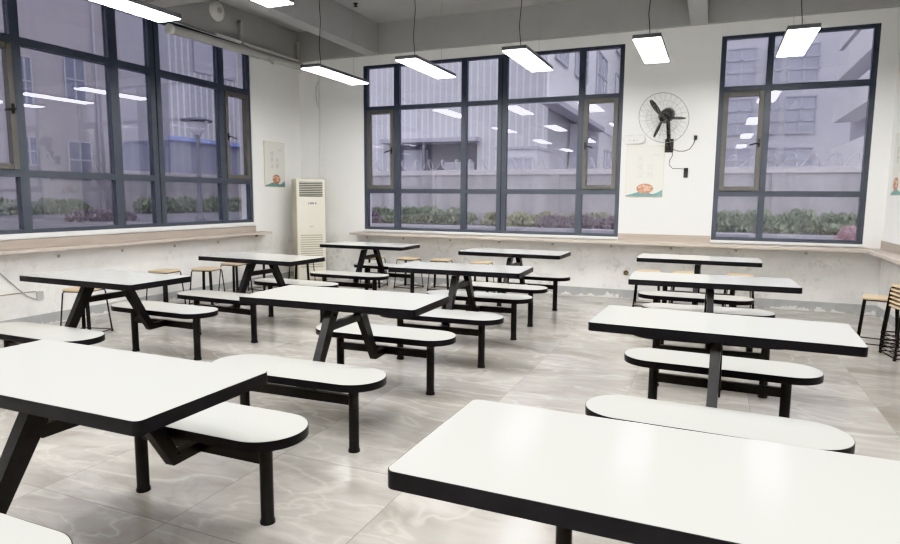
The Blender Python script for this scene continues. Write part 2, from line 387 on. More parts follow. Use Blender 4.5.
# ------------------------------------------------------------------ windows
def window(name, axis, a0, a1, z0, z1, vbars, zlo, zhi, sashes, glass, wallpos, sgn, fb=.045):
    """axis 'x': runs along x on the back wall; 'y': along y on the left wall. vbars = list of (a0,a1)."""
    root = bpy.data.objects.new(name, None); COL.objects.link(root); root['kind'] = 'structure'
    d0, d1 = wallpos + sgn * .012, wallpos + sgn * .092
    def bx(bm, p0, p1, q0, q1, e0=d0, e1=d1):
        e0, e1 = min(e0, e1), max(e0, e1)
        if axis == 'x': box(bm, p0, p1, e0, e1, q0, q1)
        else: box(bm, e0, e1, p0, p1, q0, q1)
    bm = new(); T = .045
    bx(bm, a0, a0 + .06, z0, z1); bx(bm, a1 - .06, a1, z0, z1)
    bx(bm, a0 + .06, a1 - .06, z0, z0 + .045); bx(bm, a0 + .06, a1 - .06, z1 - .04, z1)
    e = [(a0, a0 + .06)] + list(vbars) + [(a1 - .06, a1)]
    for p0, p1 in vbars: bx(bm, p0, p1, z0 + .045, z1 - .04)
    for (p, q), (r, s) in zip(e, e[1:]):
        bx(bm, q, r, *zlo); bx(bm, q, r, *zhi)
    fr = obj('window_frame', bm, M['frame'], root)
    # centre groove of the wide coupling mullion
    for p0, p1 in vbars:
        if p1 - p0 > .13:
            bm = new(); c = (p0 + p1) / 2; bx(bm, c - .006, c + .006, z0 + .045, z1 - .04, d0 - sgn * .004, d0 + sgn * .004); obj('mullion_groove', bm, M['dark'], fr)
    rows = ((z0 + .045, zlo[0]), (zlo[1], zhi[0]), (zhi[1], z1 - .04))
    gm = wallpos + sgn * .055
    for i, ((p, q), (r, s)) in enumerate(zip(e, e[1:])):
        for j, (q0, q1) in enumerate(rows):
            if j == 1 and i in sashes:
                bm = new(); w = .060; ee = (wallpos - sgn * .006, wallpos + sgn * .07)
                for a, bb, c, d in ((q, q + w, q0, q1), (r - w, r, q0, q1), (q + w, r - w, q0, q0 + w), (q + w, r - w, q1 - w, q1)):
                    bx(bm, a, bb, c, d, *ee)
                s_ = obj('sash', bm, M['sash'], root, bevel=.006)
                bm = new(); bx(bm, q + w - .004, r - w + .004, q0 + w - .004, q1 - w + .004, gm - .003, gm + .003)
                obj('pane', bm, glass, s_)
                side = sashes[i]                       # +1: handle on the high side
                hp = (r - w * .55) if side > 0 else (q + w * .55); hz = (q0 + q1) / 2 - .02
                bm = new(); bx(bm, hp - .012, hp + .012, hz - .05, hz + .05, wallpos - sgn * .018, wallpos - sgn * .004)
                dz = .03; da = -side * .11
                pth = [(hp, wallpos - sgn * .02, hz), (hp, wallpos - sgn * .05, hz), (hp + da * .5, wallpos - sgn * .055, hz - dz * .4), (hp + da, wallpos - sgn * .055, hz - dz)]
                if axis == 'y': pth = [(y, x, z) for x, y, z in pth]
                tube(bm, pth, .009, 8); obj('handle', bm, M['dark'], s_)
            else:
                bm = new(); bx(bm, q - .004, r + .004, q0 - .004, q1 + .004, gm - .003, gm + .003)
                obj('pane', bm, glass, root)
    return root
wn1 = window('window_1', 'y', *WL, [(4.24, 4.335), (5.355, 5.47), (5.925, 6.09), (7.10, 7.215)], (1.555, 1.63), (2.885, 2.968),
             {0: 1, 4: -1}, M['glassL'], XL, -1)
wn2 = window('window_2', 'x', *W1, [(-4.775, -4.685), (-3.62, -3.535), (-3.04, -2.895), (-1.84, -1.755)], (1.437, 1.508), (2.757, 2.82),
             {0: 1, 4: -1}, M['glassB'], YB, 1)
wn3 = window('window_3', 'x', *W2, [(.515, .59)], (1.42, 1.49), (2.75, 2.82), {0: 1}, M['glassB'], YB, 1)
# white sill boards inside the openings
b = new(); box(b, XL + .0005, XL + .03, WL[0], WL[1], .925, .972); obj('window_sill', b, M['sill'], wn1)
for w_, r_ in ((W1, wn2), (W2, wn3)):
    b = new(); box(b, w_[0], w_[1], YB - .035, YB - .0005, .815, .842); obj('window_sill', b, M['sill'], r_)

# ------------------------------------------------------------------ wall counters
def bolts(parent, pts, axis, wp, sgn):
    for p in pts:
        bm = new()
        mt = Matrix.Translation((p, wp, .712)) @ Matrix.Rotation(PI / 2, 4, 'X') if axis == 'x' else Matrix.Translation((wp, p, .712)) @ Matrix.Rotation(PI / 2 * sgn, 4, 'Y')
        lathe(bm, [(0, 0), (.019, 0), (.019, .006), (.012, .010), (0, .010)], 12, mt); obj('bracket_bolt', bm, M['pipe'], parent)
t = thing('wall_counter', 'long oak-look eating counter fixed under the two windows of the back wall', 'counter', (0, 0, 0), group='wall counters')
b = new(); box(b, -5.43, XR - .001, YB - .30, YB - .001, .765, .803); obj('counter_top', b, M['counter'], t, bevel=.004)
for x0, x1 in ((W1[1] + .005, W2[0] - .005),):
    b = new(); box(b, x0, x1, YB - .02, YB - .001, .803, .90); obj('upstand', b, M['splash'], t)
bolts(t, [-5.28, -4.6, -3.78, -2.97, -2.15, -1.31, -.51, .294, 1.10], 'x', YB - .001, 1)
t = thing('wall_counter', 'oak-look eating counter running below the big left window', 'counter', (0, 0, 0), group='wall counters')
b = new(); box(b, XL + .001, XL + .205, -1.5, 7.93, .790, .825); obj('counter_top', b, M['counterY'], t, bevel=.004)
b = new(); box(b, XL + .001, XL + .02, -1.5, 7.77, .825, .915); obj('upstand', b, M['splashY'], t)
bolts(t, [4.58, 5.38, 6.18, 6.97], 'y', XL + .001, 1)
b = new(); box(b, XL + .06, XL + .09, 7.70, 7.73, .755, .790); obj('support_bracket', b, M['brass'], t)
t = thing('wall_counter', 'oak-look counter along the right wall, cut by the right frame edge', 'counter', (0, 0, 0), group='wall counters')
b = new(); box(b, XR - .22, XR - .001, 3.2, YB - .301, .765, .803); obj('counter_top', b, M['counterY'], t, bevel=.004)
b = new(); box(b, XR - .02, XR - .001, 3.2, YB - .021, .8035, .90); obj('upstand', b, M['splashY'], t)

# ------------------------------------------------------------------ canteen tables with fixed benches
TW, TD, TH = 1.226, .572, .75
BO, BL, BW, BH, LX = .543, 1.098, .352, .4137, .368
def make_table():
    t = thing('canteen_table', '', 'table', group='white canteen tables with fixed benches')
    out = rrect(TW, TD, .024); inn = rrect(TW - .006, TD - .006, .021)
    bm = new(); prism(bm, inn, TH - .040, TH); top = obj('tabletop', bm, M['white'], t)
    bm = new(); ringband(bm, out, inn, TH - .045, TH - .0012); obj('edge_band', bm, M['edge'], top, smooth=True)
    bm = new()
    for y in (-.17, .17): box(bm, -.42, .42, y - .02, y + .02, TH - .053, TH - .041)
    box(bm, -.05, .05, -.2, .2, TH - .053, TH - .0411); obj('underframe', bm, M['metal'], t)
    hw = .024
    def arm(s):
        # outline in (y,z): slanting strut that kinks into a short horizontal tongue ending at the bench rail
        P = [(.105, .688), (.197, .688), (.404, .293), (BO - .017, .297), (BO - .017, .249), (.372, .244)]
        bm = new(); a = []; c = []
        for y, z in P:
            a.append(bm.verts.new((-hw, s * y, z))); c.append(bm.verts.new((hw, s * y, z)))
        n = len(P)
        for i in range(n): bm.faces.new((a[i], a[(i + 1) % n], c[(i + 1) % n], c[i]))
        bmesh.ops.triangulate(bm, faces=[bm.faces.new(a), bm.faces.new(c[::-1])])
        o = obj('arm', bm, M['metal'], t)
        for y, z in ((.405, .285), (.165, .655)):
            q = new(); lathe(q, [(0, .008), (.006, .006), (.009, 0), (0, 0)], 10, Matrix.Translation((hw, s * y, z)) @ Matrix.Rotation(PI / 2, 4, 'Y')); obj('bolt', q, M['metal'], o)
    arm(1); arm(-1)
    bm = new(); box(bm, -.019, .019, -.165, .165, .562, .607); obj('crossbar', bm, M['metal'], t)
    for s in (1, -1):
        so = rrect(BL, BW, BW / 2 - .001, 14); si = rrect(BL - .006, BW - .006, BW / 2 - .004, 14)
        bm = new(); prism(bm, [(x, y + s * BO) for x, y in si], BH - .036, BH); be = obj('bench', bm, M['white'], t)
        bm = new(); ringband(bm, [(x, y + s * BO) for x, y in so], [(x, y + s * BO) for x, y in si], BH - .042, BH - .0012); obj('edge_band', bm, M['edge'], be, smooth=True)
        for sx in (-1, 1):
            bm = new(); lathe(bm, [(0, FZ), (.033, FZ), (.033, FZ + .012), (.0285, FZ + .022), (.0285, BH - .042), (0, BH - .042)], 20, Matrix.Translation((sx * LX, s * BO, 0)))
            obj('bench_leg', bm, M['metal'], be, smooth=True)
        bm = new(); box(bm, -LX + .02, LX - .02, s * BO - .016, s * BO + .016, .247, .299)
        box(bm, -.28, -.24, s * BO - .016, s * BO + .016, BH - .048, BH - .037); box(bm, .24, .28, s * BO - .016, s * BO + .016, BH - .048, BH - .037)
        obj('bench_rail', bm, M['metal'], be)
    return t
TABLES = [
    (-2.077, 1.500, -.001, 'large white canteen table in the left foreground, cut off by the left frame edge'),
    (-4.389, 3.427, -.007, 'white canteen table nearest the left window counter, single stool behind its left end'),
    (-2.153, 3.377, .032, 'white canteen table second from the front in the middle column, black arms in full view'),
    (-2.109, 5.273, .051, 'white canteen table third from the front in the middle column'),
    (-2.153, 7.077, -.014, 'white canteen table farthest back in the middle column, before the wide back window'),
    (-4.360, 5.237, -.037, 'white canteen table beside the left counter, two wooden stools at its left'),
    (-4.220, 7.248, .013, 'white canteen table in the far left, just in front of the air conditioner'),
    (-.130, 7.243, -.015, 'small-looking white canteen table farthest back in the right column, under the wall fan'),
    (.003, 5.376, .037, 'white canteen table second from the back in the right column'),
    (.052, 3.454, -.038, 'white canteen table on the right with an empty bench before and behind it'),
    (-.063, 1.502, -.014, 'white canteen table in the right foreground, biggest in view, cut by the bottom edge'),
]
table0 = make_table()
for i, (x, y, a, lab) in enumerate(TABLES):
    o = table0 if i == 0 else copy_tree(table0)
    o.location = (x, y, 0); o.rotation_euler.z = a; o['label'] = lab

# ------------------------------------------------------------------ stools
def make_stool():
    t = thing('stool', '', 'stool', group='wooden-seat stacking stools')
    bm = new(); prism(bm, rrect(.298, .298, .055, 6), .432, .45); obj('seat', bm, M['stool'], t, bevel=.004)
    tp, bt = .132, .162
    for sx, sy, fl in ((-1, -1, 0), (1, 1, 0), (1, -1, 1), (-1, 1, 1)):
        bm = new()
        P = [(sx * (tp - .03), sy * (tp - .03), .424), (sx * (tp - .006), sy * (tp - .006), .422), (sx * tp, sy * tp, .405), (sx * bt, sy * bt, FZ + .012)]
        if fl:   # flat bars, broad side towards the diagonal
            d = Vector((sx, sy, 0)).normalized(); w = Vector((-d.y, d.x, 0)); vs = []
            for p in P:
                p = Vector(p)
                vs.append([bm.verts.new(p + w * a + d * c) for a, c in ((-.017, -.005), (.017, -.005), (.017, .005), (-.017, .005))])
            for A, B in zip(vs, vs[1:]):
                for k in range(4): bm.faces.new((A[k], A[(k + 1) % 4], B[(k + 1) % 4], B[k]))
            bm.faces.new(vs[0]); bm.faces.new(vs[-1][::-1])
        else: tube(bm, P, .0075, 8)
        leg = obj('leg', bm, M['metal'], t)
        bm = new(); lathe(bm, [(0, 0), (.014, 0), (.014, .014), (0, .014)], 10, Matrix.Translation((sx * bt, sy * bt, FZ))); obj('foot_cap', bm, M['dark'], leg)
    bm = new(); c = [(-bt, -bt, FZ + .02), (bt, -bt, FZ + .02), (bt, bt, FZ + .02), (-bt, bt, FZ + .02)]
    for k in range(4): tube(bm, [c[k], c[(k + 1) % 4]], .006, 6)
    obj('floor_rod', bm, M['metal'], t)
    bm = new(); c = [(x * .82, y * .82, .424) for x, y, z in c]
    for k in range(4): tube(bm, [(c[k][0] * .9, c[k][1] * .9, .424), (c[(k + 1) % 4][0] * .9, c[(k + 1) % 4][1] * .9, .424)], .007, 6)
    obj('seat_rod', bm, M['metal'], t)
    return t
STOOLS = [
    (-5.80, 4.28, .25, 0, 'wooden stool behind the left end of the table nearest the left window'),
    (-6.30, 5.74, .1, 0, 'wooden stool under the left counter, only its seat top above the table edge'),
    (-6.00, 6.14, .2, 0, 'wooden stool in full view by the left counter, left one of the adjacent pair'),
    (-6.13, 6.80, .05, 0, 'wooden stool by the left counter, right one of the adjacent pair'),
    (-6.14, 7.42, -.1, 0, 'stool behind the table, legs only, just left of the air conditioner'),
    (-5.72, 7.78, .3, 0, 'stool behind the table, legs only, in front of the air conditioner'),
    (-4.86, 8.46, .1, 0, 'wooden stool at the left end of the back counter, behind the far left table'),
    (-4.30, 8.56, -.08, 0, 'wooden stool at the back counter, second from the left along that wall'),
    (-3.76, 8.58, .1, 0, 'wooden stool at the back counter, third from the left along that wall'),
    (-3.09, 8.50, .0, 0, 'wooden stool at the back counter, just left of the farthest middle table'),
    (-.75, 8.44, .05, 0, 'wooden stool under the fan at the back counter, left of the right-hand three'),
    (-.30, 8.50, -.05, 0, 'wooden stool at the back counter, middle one behind the right column'),
    (.34, 8.52, .05, 0, 'wooden stool at the back counter, right one behind the right column'),
    (1.545, 7.16, -.22, 0, 'single wooden stool by the right wall beside the stack'),
]
words = ['lowest', 'second lowest', 'third lowest', 'third highest', 'second highest', 'topmost']
for k in range(6):
    STOOLS.append((1.672, 6.62 - .004 * k, .12 + .015 * (k % 2), .037 * k, 'wooden stool of the stack at the right frame edge, %s of six' % words[k]))
stool0 = make_stool()
for i, (x, y, a, z, lab) in enumerate(STOOLS):
    o = stool0 if i == 0 else copy_tree(stool0)
    o.location = (x, y, z); o.rotation_euler.z = a; o['label'] = lab

# ------------------------------------------------------------------ pendant lamps
def make_lamp():
    t = thing('pendant_lamp', '', 'lamp', group='white panel pendant lamps')
    bm = new(); box(bm, -.135, .135, -.59, .59, .004, .045); obj('housing', bm, M['lampbody'], t, bevel=.003)
    bm = new(); box(bm, -.128, .128, -.583, .583, 0, .0035); obj('diffuser', bm, M['emit'], t)
    L = ZC - 2.95
    bm = new(); tube(bm, [(0, -.36, .04), (.004, -.36, .12), (-.014, -.36, .3), (.012, -.362, .6), (-.004, -.36, .85), (0, -.36, L + .024)], .0038, 6); obj('cord', bm, M['cord'], t)
    for y in (.42,):
        bm = new(); tube(bm, [(0, y, .04), (0, y, L + .024)], .0015, 5); obj('suspension_wire', bm, M['steel'], t)
    return t
LAMPS = []
for x, w in ((-4.585, 'first from the left in the far row'), (-3.285, 'second from the left in the far row'), (-2.01, 'third from the left in the far row'), (-.67, 'fourth from the left, above the wall fan'), (.645, 'rightmost, before the narrow right window')):
    LAMPS.append((x, 7.26 if x > .5 else 7.09, 'lit white panel lamp hanging on a cord, ' + w))
for x, w in ((-4.63, 'cropped at the top left before the left window'), (-3.40, 'cropped by the top edge left of the beam'), (-2.01, 'in the second row above the frame, third from left'), (-.67, 'in the second row above the frame, fourth from left'), (.645, 'in the second row above the frame, rightmost')):
    LAMPS.append((x, 3.83, 'lit white panel lamp, ' + w))
for x, w in ((-4.585, 'leftmost'), (-3.285, 'second'), (-2.01, 'third'), (-.67, 'fourth'), (.645, 'rightmost')):
    LAMPS.append((x, .55, 'lit white panel lamp above the camera, ' + w))
for x, w in ((-4.585, 'leftmost'), (-2.65, 'second'), (-.67, 'third'), (.645, 'rightmost')):
    LAMPS.append((x, -2.7, 'lit white panel lamp behind the camera, ' + w))
lamp0 = make_lamp()
for i, (x, y, lab) in enumerate(LAMPS):
    o = lamp0 if i == 0 else copy_tree(lamp0)
    o.location = (x + .022 if x > .5 else x - .02, y, 2.925) if y > 7 else (x, y, 2.95); o['label'] = lab

# ------------------------------------------------------------------ air conditioner
t = thing('air_conditioner', 'tall cream floor-standing air conditioner in the corner', 'air conditioner', (-6.105, 8.52, 0), math.radians(50))
w, d, h = .47, .32, 1.66
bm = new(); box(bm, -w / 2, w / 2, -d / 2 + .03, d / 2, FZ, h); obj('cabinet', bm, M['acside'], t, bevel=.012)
bm = new(); box(bm, -w / 2 + .004, w / 2 - .004, -d / 2, -d / 2 + .031, .03, h - .005); fp = obj('front_panel', bm, M['ac'], t, bevel=.01)
bm = new(); box(bm, -.19, .19, -d / 2 - .002, -d / 2 + .004, 1.375, 1.61); vt = obj('air_outlet', bm, M['vent'], t)
for k in range(8):
    bm = new(); z = 1.394 + k * .028; box(bm, -.19, .19, -d / 2 - .010, -d / 2 - .001, z, z + .009); obj('louver', bm, M['ac'], vt)
bm = new(); box(bm, -.09, .09, -d / 2 - .003, -d / 2 + .002, 1.245, 1.29); dp = obj('display', bm, M['ac'], t)
bm = new()
for x0, x1 in ((-.05, -.03), (-.02, .045), (.06, .085)): box(bm, x0, x1, -d / 2 - .005, -d / 2 - .002, 1.252, 1.283)
obj('display_window', bm, M['acdisp'], dp)
bm = new(); box(bm, -.185, .185, -d / 2 - .0015, -d / 2 + .003, .22, .80); gr = obj('intake_grille', bm, M['ac'], t)
for k in range(15):
    bm = new(); z = .235 + k * .0365; box(bm, -.18, .18, -d / 2 - .0035, -d / 2 - .001, z, z + .013); obj('intake_slot', bm, M['slot'], gr)
bm = new(); box(bm, -.03, .03, -d / 2 - .004, -d / 2, .885, .905); obj('badge', bm, M['acside'], t)

# ------------------------------------------------------------------ posters
def text_mesh(s, size, mat, parent, mtx):
    cu = bpy.data.curves.new('t', 'FONT'); cu.body = s; cu.size = size; cu.align_x = 'CENTER'; cu.align_y = 'CENTER'; cu.resolution_u = 2; cu.extrude = .0004
    tmp = bpy.data.objects.new('t', cu); COL.objects.link(tmp); bpy.context.view_layer.update()
    me = bpy.data.meshes.new_from_object(tmp.evaluated_get(bpy.context.evaluated_depsgraph_get()))
    bpy.data.objects.remove(tmp)
    me.transform(mtx); me.materials.clear(); me.materials.append(mat); me.name = 'lettering'
    o = bpy.data.objects.new('lettering', me); COL.objects.link(o); o.parent = parent; return o
def poster(label, loc, rz, w, h, chars, food, csize):
    """flat board facing local -y, bottom-centre origin"""
    t = thing('hanging_poster', label, 'poster', loc, rz, 'food posters')
    bm = new(); box(bm, -w / 2, w / 2, -.014, -.001, 0, h); obj('board', bm, M['posterrim'], t)
    bm = new(); box(bm, -w / 2 + .006, w / 2 - .006, -.0155, -.0142, .006, h - .006); sh = obj('print_sheet', bm, M['paper'], t)
    R = Matrix.Rotation(PI / 2, 4, 'X')
    # wave along the bottom
    n = 24; up_ = []
    for i in range(n + 1):
        u = i / n; z = .028 + .045 * math.sin(u * PI * 1.15) ** 2 * (1 if u < .6 else .6) + (.07 * max(0, u - .72) / .28)
        up_.append((-w / 2 + .006 + u * (w - .012), z))
    pts = [(w / 2 - .006, .006), *up_[::-1], (-w / 2 + .006, .006)]
    bm = new(); vs = [bm.verts.new((x, -.0162, z)) for x, z in pts]; bmesh.ops.triangulate(bm, faces=[bm.faces.new(vs)])
    obj('wave_print', bm, M['teal'], sh)
    # food picture: round heap of slices
    cx, cz, rx, rz_ = food
    def disc(x, z, a_, c_, dy, m_):
        q = new(); q.faces.new([q.verts.new((x + a_ * math.cos(2 * PI * i / 18), -.0168 - dy, z + c_ * math.sin(2 * PI * i / 18))) for i in range(18)])
        obj('food_print', q, m_, sh)
    disc(cx, cz, rx, rz_, 0, M['food'])
    for k in range(11):
        a = k * 2.4; rr = .74 * math.sqrt((k + .5) / 11)
        disc(cx + rx * rr * math.cos(a), cz + rz_ * rr * math.sin(a), rx * .2, rz_ * .2, .0002 + .00005 * k, (M['foodpale'], M['foodred'], M['foodpale'])[k % 3] if rx < .11 else (M['foodpale'], M['food'], M['foodpale'])[k % 3])
    for s, x, z in chars:
        text_mesh(s, csize, M['ink'], sh, Matrix.Translation((x, -.0166, z)) @ R)
    bm = new(); prism(bm, [(w * .2, h - .13), (w * .36, h - .125), (w * .38, h - .118), (w * .24, h - .115)], .0160, .0168, R); obj('wash_print', bm, M['ink'], sh)
    return t
poster('cream poster with orange dish and teal wave, below the wall fan', (-.900, YB - .001, 1.405), 0, .495, .69,
       [('天', -.06, .50), ('食', -.06, .395), ('以', -.06, .295), ('可', .075, .395), ('贴', .075, .295)], (.01, .115, .112, .068), .098)
poster('cream poster with round red dish, on the left wall above the air conditioner', (XL + .001, 8.27, 1.525), PI / 2, .50, .715,
       [('惜', -.07, .52), ('食', -.07, .43), ('以', -.07, .33), ('约', .06, .42), ('粮', .06, .33)], (.03, .125, .098, .075), .085)
poster('cream poster on the right wall, only its left edge inside the frame', (XR - .001, 8.47, 1.44), -PI / 2, .50, .70,
       [('美', -.07, .50), ('食', -.07, .40), ('可', .075, .40), ('口', .075, .30)], (-.06, .13, .11, .075), .098)

# ------------------------------------------------------------------ wall fan
t = thing('wall_fan', 'black wall-mounted fan with wire cage between the back windows', 'fan', (-.60, YB, 2.10))
tilt = Matrix.Translation((-.055, -.335, .325)) @ Matrix.Rotation(math.radians(-17), 4, 'Z') @ Matrix.Rotation(math.radians(22), 4, 'X') @ Matrix.Rotation(PI / 2, 4, 'X')
# in tilt space +z points out of the fan's face
bm = new(); box(bm, -.055, .055, -.022, -.001, -.10, .08); box(bm, -.04, .04, -.06, -.022, -.08, .07); obj('wall_bracket', bm, M['fan'], t, bevel=.012)
bm = new(); tube(bm, [(0, -.05, -.02), (0, -.13, .03), (-.004, -.17, .14), (-.012, -.19, .25), (-.02, -.20, .36)], .026, 12); obj('arm', bm, M['fan'], t, smooth=True)
bm = new(); lathe(bm, [(0, -.20), (.06, -.19), (.088, -.15), (.092, -.08), (.085, -.02), (.06, .0), (0, .0)], 24, tilt); obj('motor', bm, M['fan'], t, smooth=True)
bm = new(); lathe(bm, [(0, .085), (.03, .082), (.045, .06), (.05, .005), (0, .004)], 20, tilt); obj('hub', bm, M['fan'], t, smooth=True)
for k in range(3):
    bm = new(); ang = math.radians((126, 2, 244)[k] - 6); Rk = tilt @ Matrix.Rotation(ang, 4, 'Z')
    sec = [(.035, .014, .0), (.09, .020, .016), (.16, .025, .024), (.23, .023, .022), (.285, .012, .012)]
    rows = []
    for r, wd, tw in sec:
        rows.append([bm.verts.new(Rk @ Vector((r, s * wd, .035 + s * tw + dz))) for s, dz in ((-1, 0), (0, .004), (1, 0), (0, -.004))])
    for A, B in zip(rows, rows[1:]):
        for j in range(4): bm.faces.new((A[j], A[(j + 1) % 4], B[(j + 1) % 4], B[j]))
    bm.faces.new(rows[0]); bm.faces.new(rows[-1][::-1]); obj('blade', bm, M['fan'], t, smooth=True)
def circ(r, z, n=40): return [tilt @ Vector((r * math.cos(2 * PI * k / n), r * math.sin(2 * PI * k / n), z)) for k in range(n)]
bm = new()
tube(bm, circ(.325, .03, 48), .0038, 6, closed=True)
for r, z in ((.06, .105), (.20, .092)): tube(bm, circ(r, z), .0014, 5, closed=True)
for k in range(28):
    a = 2 * PI * k / 28; pr = [(.03, .107), (.12, .102), (.22, .088), (.29, .062), (.325, .03)]
    tube(bm, [tilt @ Vector((r * math.cos(a), r * math.sin(a), z)) for r, z in pr], .0011, 4)
for r, z in ((.2, -.068),): tube(bm, circ(r, z), .0014, 5, closed=True)
for k in range(24):
    a = 2 * PI * (k + .5) / 24; pr = [(.09, -.08), (.2, -.068), (.29, -.02), (.325, .03)]
    tube(bm, [tilt @ Vector((r * math.cos(a), r * math.sin(a), z)) for r, z in pr], .0011, 4)
obj('cage', bm, M['cage'], t)
bm = new(); tube(bm, [(.05, -.02, -.06), (.12, -.012, -.085), (.2, -.01, -.085), (.26, -.01, -.06), (.30, -.01, .0), (.325, -.012, .075)], .0045, 6); pc = obj('power_cable', bm, M['cord'], t)
bm = new(); box(bm, .305, .345, -.03, -.001, .06, .115); obj('plug', bm, M['dark'], pc, bevel=.006)
bm = new(); tube(bm, [(.04, -.03, -.08), (.05, -.02, -.14), (.015, -.012, -.2), (.01, -.012, -.265), (.06, -.012, -.315), (.14, -.012, -.315), (.20, -.012, -.32), (.225, -.012, -.35)], .0045, 6); sc_ = obj('switch_cable', bm, M['cord'], t)
bm = new(); box(bm, .20, .255, -.035, -.001, -.435, -.305); ss = obj('speed_switch', bm, M['fan'], sc_, bevel=.008)

# ------------------------------------------------------------------ small fittings on walls and ceiling
t = thing('emergency_light', 'slim white emergency light on the wall above the poster', 'emergency light', (-1.055, YB, 2.125))
bm = new(); prism(bm, rrect(.295, .122, .055, 6), .001, .05, Matrix.Translation((0, 0, .0575)) @ Matrix.Rotation(PI / 2, 4, 'X')); obj('housing', bm, M['plastic'], t, bevel=.008)
for x in (0.0, .04, -.05):
    bm = new(); lathe(bm, [(0, 0), (.008, 0), (.007, .004), (0, .005)], 10, Matrix.Translation((x, -.05, .045)) @ Matrix.Rotation(PI / 2, 4, 'X')); obj('indicator', bm, M['steel'] if x else M['dark'], t)
# cable trunking in the left corner
t = thing('cable_trunking', 'thin white vertical trunking in the corner above the air conditioner', 'trunking', (-6.165, YB, 0))
bm = new(); box(bm, -.014, .014, -.022, -.013, FZ + .001, 3.61); obj('channel', bm, M['plastic'], t)
bm = new(); tube(bm, [(.0, -.024, 3.28), (-.04, -.03, 3.2), (-.055, -.03, 3.05), (-.03, -.03, 2.9), (.0, -.028, 2.86)], .004, 6); obj('cable', bm, M['cable'], t)
# round pipe under the left beam
t = thing('ceiling_pipe', 'pale round pipe slung under the left beam above the left window', 'pipe', (XL + .12, 0, 3.50))
bm = new(); tube(bm, [(0, 6.12, -.03), (0, 8.885, .02)], .058, 16); obj('pipe', bm, M['pipe'], t, smooth=True)
bm = new(); lathe(bm, [(0, 0), (.05, 0), (.066, .02), (.066, .06), (0, .06)], 18, Matrix.Translation((0, 6.11, -.03)) @ Matrix.Rotation(-PI / 2, 4, 'X')); obj('end_cap', bm, M['plastic'], t, smooth=True)
bm = new(); tube(bm, [(0, 6.95, .092), (0, 8.885, .092)], .02, 10); obj('upper_conduit', bm, M['plastic'], t)
for y in (7.46, 8.82):
    bm = new(); box(bm, -.02, .02, y - .022, y + .022, .05, .40); box(bm, -.05, .0, y - .022, y + .022, .36, .40); obj('hanger', bm, M['pipe'], t)
bm = new(); tube(bm, [(.06, 7.98, -.02), (.075, 8.0, -.08), (.07, 8.06, -.1), (.06, 8.1, -.05)], .008, 6); obj('hook', bm, M['cable'], t)
# round cover on the left beam
t = thing('vent_cover', 'round pale cover high on the left beam', 'vent', (XL + .05, 7.05, 3.935))
bm = new(); lathe(bm, [(0, .06), (.08, .055), (.11, .04), (.135, .02), (.14, .0), (0, 0)], 28, Matrix.Rotation(PI / 2, 4, 'Y')); obj('dome', bm, M['plastic'], t, smooth=True)
bm = new(); lathe(bm, [(0, .075), (.035, .07), (.045, .05), (0, .05)], 18, Matrix.Rotation(PI / 2, 4, 'Y')); obj('grille', bm, M['pipe'], t, smooth=True)
# sprinkler
t = thing('ceiling_sprinkler', 'tiny dark sprinkler head on the ceiling right of the beam', 'sprinkler', (-4.80, 7.9, ZC))
bm = new(); lathe(bm, [(0, 0), (.035, 0), (.035, -.008), (.014, -.012), (.014, -.035), (0, -.035)], 14); obj('body', bm, M['dark'], t)
bm = new(); lathe(bm, [(0, -.045), (.03, -.045), (.03, -.04), (0, -.036)], 14); obj('deflector', bm, M['dark'], t)
# wall sockets
t = thing('wall_socket', 'broken brown junction box low on the back wall', 'socket', (-1.093, YB, .345), group='wall sockets')
bm = new(); lathe(bm, [(0, 0), (.035, 0), (.035, .012), (.022, .012), (.022, .004), (0, .004)], 14, Matrix.Translation((0, -.001, 0)) @ Matrix.Rotation(PI / 2, 4, 'X')); obj('ring', bm, M['brass'], t)
bm = new(); tube(bm, [(.0, -.006, .0), (.03, -.03, -.01), (.045, -.02, -.03)], .008, 6); obj('stub_cable', bm, M['cable'], t)
t = thing('wall_socket', 'grey socket low on the left wall with a sagging cable', 'socket', (XL, 4.34, .31), group='wall sockets')
bm = new(); box(bm, .001, .025, -.035, .035, -.045, .045); obj('box', bm, M['pipe'], t, bevel=.006)
bm = new(); tube(bm, [(.015, .0, -.04), (.015, -.05, -.03), (.012, -.13, .01), (.012, -.22, .1), (.012, -.40, .30), (.012, -.60, .45)], .006, 6); obj('cable', bm, M['cable'], t)
bm = new(); tube(bm, [(.008, -.04, .05), (.008, -.4, .055), (.008, -1.2, .06)], .004, 6); obj('thin_cable', bm, M['brass'], t)

# ------------------------------------------------------------------ outdoors
b = new(); box(b, -140, 60, YB + .25, 120, -.32, -.02); box(b, -140, XL - .25, -60, YB + .25, -.32, -.02)
struct('outdoor_ground', b, M['asphalt'])
b = new(); box(b, -17.4, 30, 18.6, 29.9, -.02, .42); struct('planting_bed', b, M['soil'])
b = new(); box(b, -17.4, 30, 18.3, 18.6, -.02, .47); struct('kerb', b, M['kerb'])
